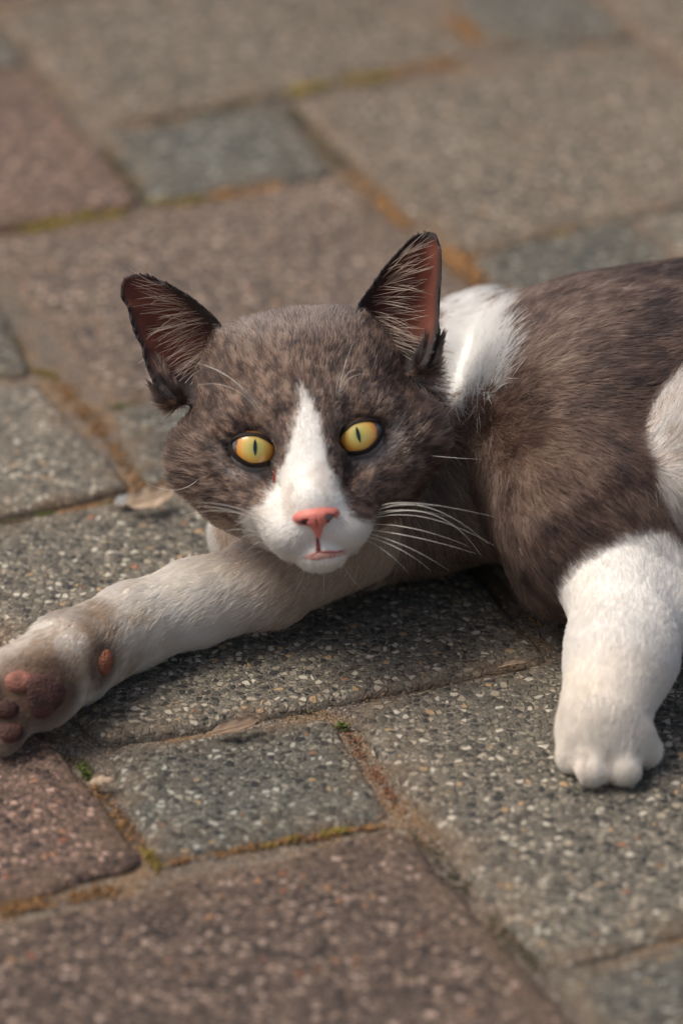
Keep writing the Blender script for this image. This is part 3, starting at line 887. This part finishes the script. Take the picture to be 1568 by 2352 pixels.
for s in (-1, 1):
    e0, an = EYE[s]; Rg = .95
    ec = HL(*e0)
    # each eye looks straight at the viewer's face
    gaze = nrm(CAM-ec)
    ax_u = nrm(HU-gaze*(HU@gaze)); ax_v = np.cross(gaze, ax_u)
    def sph(x, y, R):
        z = np.sqrt(np.maximum(R*R-x*x-y*y, 0)); return ec+(x[:, None]*ax_u+y[:, None]*ax_v+z[:, None]*gaze)*HS
    def ball(a, b):
        th = b*math.pi; ph = a*2*math.pi
        return ec+HS*Rg*((np.sin(th)*np.cos(ph))[:, None]*ax_u+(np.sin(th)*np.sin(ph))[:, None]*ax_v+np.cos(th)[:, None]*gaze)
    P, F = grid_mesh(ball, 40, 24, True)
    eye = mesh_obj('eye', P, F, M_EYE, cat_root)
    ox, oy = (-.03*s, .03)
    def irisf(a, b):
        r = .02+.655*b; ph = a*2*math.pi
        return sph(ox+r*np.cos(ph), oy+r*np.sin(ph), Rg+.018)
    P, F = grid_mesh(irisf, 48, 14, True)
    rad_ = np.tile(np.arange(14)/13., 48)
    mesh_obj('iris', P, F, M_IRIS, eye, colors=np.stack([rad_]*3, -1))
    def pupf(a, b):
        ph = a*2*math.pi; x = .066*b*np.cos(ph)*np.sqrt(np.abs(np.cos(ph))+.001)**1; y = .28*b*np.sin(ph)
        ca, sa = math.cos(.12*s), math.sin(.12*s)
        return sph(ox+x*ca-y*sa, oy+x*sa+y*ca, Rg+.026)
    P, F = grid_mesh(pupf, 32, 5, True)
    mesh_obj('pupil', P, F, M_PUPIL, eye)
    # lids: a band from the rim of the opening out under the fur
    NL = 13
    def lidf(a, b):
        ph = a*2*math.pi; c_, s__ = math.cos(an), math.sin(an)
        inn_ = np.clip(-np.cos(ph)*s, 0, 1)**5              # pinched inner corner
        outn = np.clip(np.cos(ph)*s, 0, 1)**6
        A_ = .69+.20*inn_+.10*outn; B_ = np.where(np.sin(ph) > 0, .42, .50)
        f_ = 1+np.array([0, -.012, -.01, .012, .035, .06, .09, .13, .18, .23, .28, .33, .38])[np.round(b*(NL-1)).astype(int)]
        R_ = np.array([.90, .955, .99, 1.01, 1.02, 1.025, 1.025, 1.022, 1.018, 1.01, .99, .93, .84])[np.round(b*(NL-1)).astype(int)]
        x = A_*np.cos(ph)*f_; y = B_*np.sin(ph)*(1-.10*np.abs(np.cos(ph)))*f_
        X = x*c_-y*s__; Y = x*s__+y*c_
        z = np.sqrt(np.maximum(R_**2-X*X-Y*Y, .0))
        return ec+(X[:, None]*HU+Y[:, None]*HV+z[:, None]*HW)*HS
    P, F = grid_mesh(lidf, 64, NL, True)
    lc_ = np.tile(np.interp(np.arange(NL), [0, 3, 6, 12], [.010, .012, .022, .030]), 64)
    mesh_obj('eyelid', P, F, M_LID, eye, colors=lc_[:, None]*np.array([1.1, .8, .75]))

# ------------------------------------------------------------------ nose, lips (small distance fields of their own)
def small_part(name, plist, subs, material, parent, vox, colf=None):
    global prims
    keep = prims; prims = []
    for a in plist: he(*a[0], **a[1]) if a[2] == 'e' else hc(*a[0], **a[1])
    for a in subs: he(*a[0], **a[1], sub=True)
    lo = np.min([pbox(p, .15)[0] for p in prims if not p['sub']], 0); hi = np.max([pbox(p, .15)[1] for p in prims if not p['sub']], 0)
    g, l0 = field(vox, lo, hi)
    V, F = surface_nets(g, l0, vox); prims = keep
    return mesh_obj(name, V, F, material, parent, colors=colf(to_head(V)) if colf else None)
def flesh(name, a, b, sc=1200):
    m = mat(name, a, .45 if 'pad' not in name else .75, Subsurface_Weight=.15, Subsurface_Scale=.003)
    m.node_tree.nodes['Principled BSDF'].inputs['Subsurface Radius'].default_value = (1, .35, .2)
    k = N(m); pos = k.n('ShaderNodeNewGeometry').outputs['Position']
    k.l(k.mix(k.math('MULTIPLY', k.math('SUBTRACT', k.noise(pos, 220, 4), .3), 2.2, True), a, b), k.b.inputs['Base Color'])
    v = k.n('ShaderNodeTexVoronoi'); v.inputs['Scale'].default_value = sc; k.l(pos, v.inputs['Vector'])
    k.l(k.bump(v.outputs['Distance'], .35 if 'pad' not in name else .8, .0003 if 'pad' not in name else .0007), k.b.inputs['Normal']); return m
M_NOSE = flesh('nose_leather', (.72, .24, .19), (.62, .17, .14))
M_LIP = flesh('lip_skin', (.52, .20, .165), (.66, .40, .33))
M_NOSTRIL = mat('nostril_shade', (.035, .010, .010), .5)  # near-black fill, paints the shade inside the nostrils
nw = float(face_w([0], [-2.5])[0])
print('nose surface w', nw, 'mouth', face_w([.1]*4, [-3.1, -3.4, -3.8, -4.1]))
small_part('nose', [(((0, -2.50, nw-.20), (.68, .34, .44), .2), {}, 'e'), (((-.46, -2.50, nw-.36), (.34, .22, .36), .15), {}, 'e'), (((.46, -2.48, nw-.36), (.34, .22, .36), .15), {}, 'e'),
                    (((0, -2.68, nw-.10), (0, -3.16, nw-.22), .27, .09), {'k': .15}, 'c')],
           [(((-.47, -2.68, nw+.06), (.24, .07, .25), .06, rot2(.45)), {}), (((.50, -2.66, nw+.0), (.27, .12, .3), .06, rot2(-.62)), {}), (((0, -2.98, nw+.2), (.03, .38, .24), .05), {})], M_NOSE, cat_root, .035)
def strip(name, cl, half, bulge, material, n=26, m_=9, off=.0, parent=None):
    """soft ridge lying on the face along a centre line of (u, v) places"""
    cl = np.array(cl); t = np.linspace(0, 1, len(cl)); T_ = np.linspace(0, 1, n)
    U = np.interp(T_, t, cl[:, 0]); V_ = np.interp(T_, t, cl[:, 1]); H = np.interp(T_, np.linspace(0, 1, len(half)), half)
    tu = np.gradient(U); tv = np.gradient(V_); L = np.hypot(tu, tv); nu_, nv_ = -tv/L, tu/L
    x = np.linspace(-1, 1, m_)
    UU = U[:, None]+nu_[:, None]*H[:, None]*x; VV = V_[:, None]+nv_[:, None]*H[:, None]*x
    W_ = face_w(UU.ravel(), VV.ravel()).reshape(UU.shape)+off+bulge*(1-x**2)[None]*(H/max(H.max(), 1e-6))[:, None]-.03*(np.abs(x) > .99)
    Pf = HO+(HU*UU.ravel()[:, None]+HV*VV.ravel()[:, None]+HW*W_.ravel()[:, None])*HS
    Pb = Pf-HW*.12
    i = np.arange(n*m_).reshape(n, m_)
    F1 = np.stack([i[:-1, :-1], i[1:, :-1], i[1:, 1:], i[:-1, 1:]], -1).reshape(-1, 4)
    loop = np.r_[i[:-1, 0], i[-1, :-1], i[:0:-1, -1], i[0, :0:-1]]
    F2 = np.stack([loop, loop+n*m_, np.roll(loop, -1)+n*m_, np.roll(loop, -1)], -1)
    return mesh_obj(name, np.r_[Pf, Pb], np.r_[F1, F1[:, ::-1]+n*m_, F2], material, parent or cat_root)
strip('lips', [hp(*p) for p in ((690, 1281), (715, 1276), (745, 1271), (780, 1269), (806, 1263))], [.02, .07, .12, .17, .15, .16, .13, .12, .07, .02], .045, M_LIP, off=.01)
strip('mouth_line', [hp(*p) for p in ((712, 1275), (730, 1264), (748, 1266), (775, 1266), (800, 1259))], [.01, .022, .03, .02, .01], .015, mat('mouth_line_skin', (.30, .06, .05), .5), n=20, m_=5, off=.055)
strip('philtrum', [hp(*p) for p in ((727, 1222), (729, 1240), (730, 1262))], [.03, .05, .075], .02, mat('philtrum_skin', (.25, .03, .03), .4), n=10, m_=5, off=.06)
strip('tear_streak', [hp(*p) for p in ((633, 1072), (631, 1085), (629, 1100), (628, 1108))], [.02, .035, .05, .02], .05, mat('tear_red', (.42, .03, .015), .15), n=12, m_=5, off=.05)

for s, (cu, cv, ru, rv, an) in ((-1, (-.46, -2.66, .20, .065, .40)), (1, (.50, -2.62, .26, .10, -.62))):
    def nosf(a, b):
        th = b*math.pi; ph = a*2*math.pi
        x = ru*np.sin(th)*np.cos(ph); y = rv*np.sin(th)*np.sin(ph); ca, sa = math.cos(an), math.sin(an)
        return HO+(HU*(cu+x*ca-y*sa*-1*-1)[:, None]+HV*(cv-0+(-x*sa+y*ca))[:, None]+HW*(nw+.02-.12*s*0+.10*np.cos(th)-.10*abs(cu))[:, None])*HS
    P, F = grid_mesh(nosf, 20, 10, True)
    mesh_obj('nostril', P, F, M_NOSTRIL, cat_root)
M_PADC = {'carpal': flesh('carpal_pad_skin', (.38, .14, .07), (.12, .045, .028)), 'palm': flesh('palm_pad_skin', (.030, .014, .012), (.13, .050, .038)),
          'toe': flesh('toe_pad_skin', (.42, .18, .13), (.10, .04, .03)), 'dark': flesh('dark_pad_skin', (.03, .014, .012), (.14, .055, .04))}
for (p_, a1, a2, a3, kd), (hit, nn) in zip(PADDEF, PADHIT):
    t1 = nrm(np.cross(UP, nn)); t2 = np.cross(nn, t1)
    def padf(a, b):
        th = b*math.pi; ph = a*2*math.pi
        wob = 1+.10*np.sin(3*ph+1)*np.sin(th) if kd == 'palm' else 1+.04*np.sin(2*ph)
        return hit+(a1*np.sin(th)*np.cos(ph)*wob)[:, None]*t1+(a2*np.sin(th)*np.sin(ph)*wob)[:, None]*t2+(a3*np.cos(th))[:, None]*nn
    P, F = grid_mesh(padf, 28, 16, True)
    mesh_obj('paw_pad', P, F, M_PADC[kd], cat_root)

# ------------------------------------------------------------------ inner ear tufts
for s in (-1, 1):
    ws_, inn, outr = EARS[s]
    n = 120
    v = rng.uniform(2.9, 5.9, n); t0 = rng.uniform(.12, .42, n)*(1-.35*(v-2.9)/3)
    a_, b_ = inn(v), outr(v); u0 = a_+(b_-a_)*t0
    lenf = rng.uniform(.28, .85, n)*(b_-a_)
    dv_ = rng.normal(0, .27, n)+np.interp(v, [2.9, 4.2, 5.9], [-.55, -.15, .45])
    tt = np.linspace(0, 1, 7)
    clump = .5*np.sin(v*9+s)+.3*np.sin(v*17)
    dv_ = dv_+.10*clump
    UU = u0[:, None]+lenf[:, None]*(tt-.12*tt**2)[None]; VV = v[:, None]+(dv_*lenf)[:, None]*tt[None]-(.10*tt**2)[None]
    WW = ws_(s*u0, v)[:, None]+.16+(.55*np.sin(np.minimum(tt*1.9, 2.2))*1.0)[None]*rng.uniform(.5, 1.1, n)[:, None]+.35*tt[None]
    PTt = HO+(HU*(s*UU)[..., None]+HV*VV[..., None]+HW*WW[..., None])*HS
    b0 = rng.uniform(.35, 1, n)[:, None]
    tag(curves_obj('ear_tuft', PTt, rng.uniform(.008, .013, n)[:, None]*np.array([1, 1, 1, .9, .75, .5, .2])[None], np.array([[.75, .56, .42]])*b0, cat_root), kind='stuff')

# ------------------------------------------------------------------ whiskers
M_WHISK = mat('whisker', (.86, .84, .76), .35)
def tube(name, pts, r0, material, parent, seg=14, sides=5):
    pts = np.array(pts, float); t = np.linspace(0, 1, seg)[:, None]
    # quadratic curve through three points
    c_ = 2*pts[1]-.5*(pts[0]+pts[2])
    P = (1-t)**2*pts[0]+2*t*(1-t)*c_+t**2*pts[2]
    d = nrm(np.gradient(P, axis=0)); n1 = nrm(np.cross(d, FW)); n2 = np.cross(d, n1)
    r = r0*(1-.85*t)
    th = np.arange(sides)/sides*2*math.pi
    V = P[:, None]+r[:, None]*(n1[:, None]*np.cos(th)[None, :, None]+n2[:, None]*np.sin(th)[None, :, None])
    i = np.arange(seg*sides).reshape(seg, sides); j = np.roll(i, -1, 1)
    F = np.stack([i[:-1], j[:-1], j[1:], i[1:]], -1).reshape(-1, 4)
    return mesh_obj(name, V.reshape(-1, 3), F, material, parent)
WH = [  # root, middle, tip (places seen from the front), how far the tip stands forward, thickness
 ((872, 1163), (965, 1156), (1135, 1187), .8, 1), ((868, 1172), (985, 1166), (1122, 1250), .9, 1), ((866, 1184), (1000, 1184), (1105, 1277), .9, 1),
 ((862, 1190), (985, 1190), (1136, 1254), 1.0, .9), ((858, 1205), (960, 1216), (1078, 1256), 1.2, 1), ((850, 1218), (965, 1236), (1092, 1272), 1.2, 1),
 ((846, 1226), (940, 1258), (1032, 1312), 1.4, .9), ((842, 1233), (920, 1262), (990, 1312), 1.4, .9), ((866, 1180), (940, 1171), (1040, 1190), 1.0, .8),
 ((838, 1240), (890, 1270), (940, 1318), 1.6, .8), ((874, 1170), (930, 1160), (1010, 1163), .8, .8),
 ((985, 1046), (1050, 1052), (1112, 1055), .2, .8),
 ((612, 1196), (540, 1163), (440, 1152), .8, 1), ((608, 1204), (530, 1170), (452, 1163), .8, 1), ((604, 1200), (515, 1172), (420, 1186), .6, .7),
 ((602, 1225), (545, 1214), (505, 1226), 1.5, .8), ((606, 1238), (575, 1228), (538, 1246), 1.5, .8), ((612, 1250), (590, 1246), (560, 1275), 1.6, .7),
 ((455, 1100), (400, 1126), (330, 1108), .2, .7),
 ((603, 952), (540, 876), (443, 831), .9, 1), ((600, 946), (545, 880), (470, 838), .9, .9), ((597, 950), (535, 893), (455, 884), 1.0, .9), ((592, 944), (548, 885), (498, 850), .8, .8),
 ((776, 916), (786, 860), (808, 793), .8, .9), ((780, 902), (800, 856), (838, 852), .8, .8), ((784, 900), (808, 866), (856, 862), .9, .8), ((772, 912), (776, 872), (792, 838), .7, .8),
 ((700, 1308), (690, 1340), (672, 1372), 1.0, .6), ((740, 1312), (745, 1345), (740, 1380), 1.0, .6), ((790, 1306), (812, 1335), (836, 1362), 1.0, .6)]
for r_, m__, tp, fwd, th_ in WH:
    (u0, v0), (u1, v1), (u2, v2) = hp(*r_), hp(*m__), hp(*tp)
    w0 = float(face_w([u0], [v0])[0])
    if w0 < -3: w0 = -2.0
    tube('whisker', [HL(u0, v0, w0-.05), HL(u1, v1, w0+fwd*.8), HL(u2, v2, w0+fwd*.6-.5)], .0138*th_, M_WHISK, cat_root)

# ------------------------------------------------------------------ fallen leaves, moss and grit
def leaf_material(name, a, b):
    m = mat(name, a, .7); k = N(m); pos = k.n('ShaderNodeNewGeometry').outputs['Position']
    at2 = k.n('ShaderNodeAttribute', attribute_name='col'); sp = k.n('ShaderNodeSeparateColor'); k.l(at2.outputs['Color'], sp.inputs[0])
    c = k.mix(k.noise(pos, 500, 4), a, b)
    c = k.mix(sp.outputs[0], c, (b[0]*.8, b[1]*.65, b[2]*.5)); k.l(c, k.b.inputs['Base Color'])
    k.l(k.bump(k.noise(pos, 1600, 3), .5, .0005), k.b.inputs['Normal'])
    return m
def leaf(p0, p1, width, curl, lift, material, label, side=1, z0=.25, tilt=0.0):
    """a dry leaf lying from ground place p0 to p1"""
    a = gp(*p0, z0); b = gp(*p1, z0+lift); L = np.linalg.norm(b-a); d = (b-a)/L
    n_ = nrm(np.cross(d, [0, 0, 1])); up = np.cross(n_, d)
    n_, up = n_*math.cos(tilt)-up*math.sin(tilt), up*math.cos(tilt)+n_*math.sin(tilt)
    nu, nv = 26, 11
    U, V_ = np.meshgrid(np.linspace(0, 1, nu), np.linspace(-1, 1, nv), indexing='ij'); U = U.ravel(); V_ = V_.ravel()
    wd = width*np.sin(np.pi*np.clip(U, .0, 1)**.8)**.75
    ang = V_*curl
    x = wd*np.sin(ang)/max(curl, .01); y = wd*(1-np.cos(ang))/max(curl, .01)
    ripple = .05*np.sin(U*19+V_*3)*np.abs(V_)*width*2
    mid = .10*np.sin(U*3.1)*L*.5
    P = a+d*(U*L)[:, None]+n_*(x+.06*L*np.sin(U*3.1)*side)[:, None]+up*(y+ripple+mid-.02*(np.abs(V_) < .12)*width)[:, None]
    P[:, 2] = np.maximum(P[:, 2], .12)
    i = np.arange(nu*nv).reshape(nu, nv)
    F = np.stack([i[:-1, :-1], i[1:, :-1], i[1:, 1:], i[:-1, 1:]], -1).reshape(-1, 4)
    root = empty('dry_leaf', (P.mean(0)[0], P.mean(0)[1], P[:, 2].min()))
    tag(root, label, 'leaf', 'dry leaves fallen on the paving')
    Pb = P-up*.012
    mesh_obj('blade', np.r_[P, Pb], np.r_[F, F[:, ::-1]+len(P)], material, root, colors=np.tile(np.stack([(np.abs(V_) > .86).astype(float)]*3, -1), (2, 1)))
    c = P.reshape(nu, nv, 3)[:, nv//2]+up*.02
    tube('midrib', [a-d*L*.10, c[nu//2], b-d*.02], .028, M_RIB, root, seg=10)
    return root
M_RIB = mat('leaf_rib', (.42, .30, .19), .6)
M_LEAF1 = leaf_material('pale_dry_leaf', (.52, .41, .30), (.36, .27, .19)); M_LEAF2 = leaf_material('brown_dry_leaf', (.33, .235, .16), (.20, .14, .10))
leaf((290, 1158), (402, 1122), .50, .7, .15, M_LEAF1, 'pale curled dry leaf on the joint just left of the cat\'s cheek', z0=.5, tilt=.55)
leaf((486, 1682), (598, 1652), .27, .7, .1, M_LEAF2, 'narrow brown dry leaf on the joint above the near blue-grey sett', z0=.3, tilt=.35)
leaf((1150, 1532), (1212, 1522), .20, .8, .1, M_LEAF2, 'small broken leaf piece left of the near white forepaw', z0=.2)
leaf((205, 1800), (262, 1792), .26, .7, .05, M_LEAF1, 'small dull leaf piece below the stretched left paw', z0=.15)
leaf((268, 1160), (300, 1138), .30, .5, .05, leaf_material('grey_leaf', (.36, .38, .38), (.26, .28, .28)), 'tiny grey leaf scrap beside the pale curled leaf', z0=.25)

def blobs(name, centres, radii, cols, material, parent=None, flat=.6):
    """many little irregular grains joined as one mass"""
    ico = np.array([(0, 0, 1), (.894, 0, .447), (.276, .851, .447), (-.724, .526, .447), (-.724, -.526, .447), (.276, -.851, .447),
                    (.724, .526, -.447), (-.276, .851, -.447), (-.894, 0, -.447), (-.276, -.851, -.447), (.724, -.526, -.447), (0, 0, -1)])
    fc = np.array([(0, 1, 2), (0, 2, 3), (0, 3, 4), (0, 4, 5), (0, 5, 1), (1, 6, 2), (2, 7, 3), (3, 8, 4), (4, 9, 5), (5, 10, 1), (2, 6, 7), (3, 7, 8), (4, 8, 9), (5, 9, 10), (1, 10, 6), (6, 11, 7), (7, 11, 8), (8, 11, 9), (9, 11, 10), (10, 11, 6)])
    n = len(centres)
    A = rng.random(n)*6.28; c_, s_ = np.cos(A), np.sin(A)
    sc_ = rng.uniform(.6, 1.3, (n, 3))*[1, 1, flat]
    V = ico[None]*sc_[:, None]*radii[:, None, None]*rng.uniform(.8, 1.2, (n, 12, 1))
    V = np.stack([V[..., 0]*c_[:, None]-V[..., 1]*s_[:, None], V[..., 0]*s_[:, None]+V[..., 1]*c_[:, None], V[..., 2]], -1)+centres[:, None]
    F = fc[None]+12*np.arange(n)[:, None, None]
    return mesh_obj(name, V.reshape(-1, 3), F.reshape(-1, 3), material, parent, colors=np.repeat(cols, 12, 0))
def col_mat(name, rough=.9):
    m = mat(name, (.1, .1, .1), rough); k = N(m); a = k.n('ShaderNodeAttribute', attribute_name='col'); k.l(a.outputs['Color'], k.b.inputs['Base Color']); return m
MOSS = [  # x0, y0, x1, y1 (along the joints), spread, kind, number
 (90, 1182, 120, 1176, 8, 'g', 160), (130, 1176, 290, 1146, 12, 'o', 420), (235, 1158, 262, 1150, 7, 'g', 60), (0, 1192, 90, 1182, 8, 'd', 120), (300, 1120, 390, 1100, 9, 'o', 160),
 (772, 1662, 795, 1668, 7, 'g', 90), (185, 1755, 205, 1785, 10, 'g', 150), (150, 1735, 190, 1745, 12, 'd', 130), (335, 1945, 365, 1990, 10, 'y', 220), (210, 1800, 340, 1960, 16, 'o', 420),
 (605, 1942, 630, 1936, 6, 'y', 80), (652, 1930, 685, 1924, 7, 'y', 120), (735, 1914, 800, 1902, 8, 'y', 200), (380, 1980, 920, 1885, 9, 'o', 700), (1262, 1425, 1280, 1445, 8, 'g', 90), (1225, 1420, 1262, 1432, 10, 'o', 110),
 (250, 932, 300, 926, 6, 'g', 70), (300, 926, 380, 915, 6, 'o', 80), (60, 838, 140, 862, 9, 'y', 190), (0, 740, 60, 820, 10, 'o', 160), (140, 870, 250, 1010, 14, 'o', 520), (250, 1010, 320, 1100, 12, 'o', 260), (32, 775, 48, 785, 8, 'g', 40),
 (0, 2085, 260, 2035, 18, 'o', 650), (660, 208, 900, 168, 10, 'y', 420), (900, 168, 1040, 136, 10, 'o', 220), (330, 275, 640, 220, 9, 'd', 260), (30, 520, 280, 482, 14, 'y', 420), (345, 465, 460, 455, 8, 'y', 120), (490, 448, 650, 428, 9, 'o', 260),
 (1270, 548, 1400, 525, 10, 'y', 200), (1040, 30, 1110, 90, 18, 'o', 300), (800, 390, 940, 525, 12, 'o', 340), (660, 240, 790, 380, 12, 'd', 300), (225, 330, 330, 460, 12, 'd', 240), (1030, 570, 1100, 640, 24, 'o', 420),
 (800, 1600, 1200, 1520, 12, 'o', 420), (800, 1680, 920, 1860, 12, 'r', 260), (930, 1890, 1240, 2230, 16, 'd', 420), (240, 1700, 720, 1625, 8, 'd', 260)]
pc, pr, pcol = [], [], []
MC = {'g': np.array([.095, .12, .02]), 'y': np.array([.24, .18, .035]), 'o': np.array([.29, .155, .06]), 'r': np.array([.24, .11, .06]), 'd': np.array([.10, .085, .05])}
for x0, y0, x1, y1, sp_, c, n in MOSS:
    t = rng.random(n)
    # patchy along the joint
    keep = (np.sin(t*9+x0)+np.sin(t*23+y0)+rng.normal(0, .8, n)) > -.6
    for t_k in t[keep]:
        g = gp(x0+(x1-x0)*t_k+rng.normal(0, sp_*.8), y0+(y1-y0)*t_k+rng.normal(0, sp_*.45), -.08)
        g[2] = (.10 if y0 < 700 else .04)+joint_h(np.array([g[0]]), np.array([g[1]]))[0]+rng.uniform(0, .10)*(2.2 if c == 'g' else 1)
        pc.append(g); pr.append(rng.uniform(.018, .06)*(1.9 if y0 < 700 else 1.1)); pcol.append(MC[c]*rng.uniform(.4, 1.45)*(1.35 if y0 < 700 else 1))
moss = blobs('moss', np.array(pc), np.array(pr), np.array(pcol), col_mat('moss_tufts')); tag(moss, kind='stuff')
# loose grit lying in the joints and on the stones
n = 9000
gx = np.stack([rng.uniform(-14, 16, n), rng.uniform(-30, 18, n)], -1)
g3 = np.c_[gx, joint_h(gx[:, 0], gx[:, 1])+.01]
pal = np.array([(.35, .31, .26), (.22, .19, .16), (.10, .09, .08), (.32, .20, .10), (.17, .13, .10), (.45, .41, .35)])
grit = blobs('grit', g3, rng.uniform(.02, .075, n), pal[rng.integers(0, len(pal), n)]*rng.uniform(.7, 1.1, (n, 1)), col_mat('grit_grains')); tag(grit, kind='stuff')
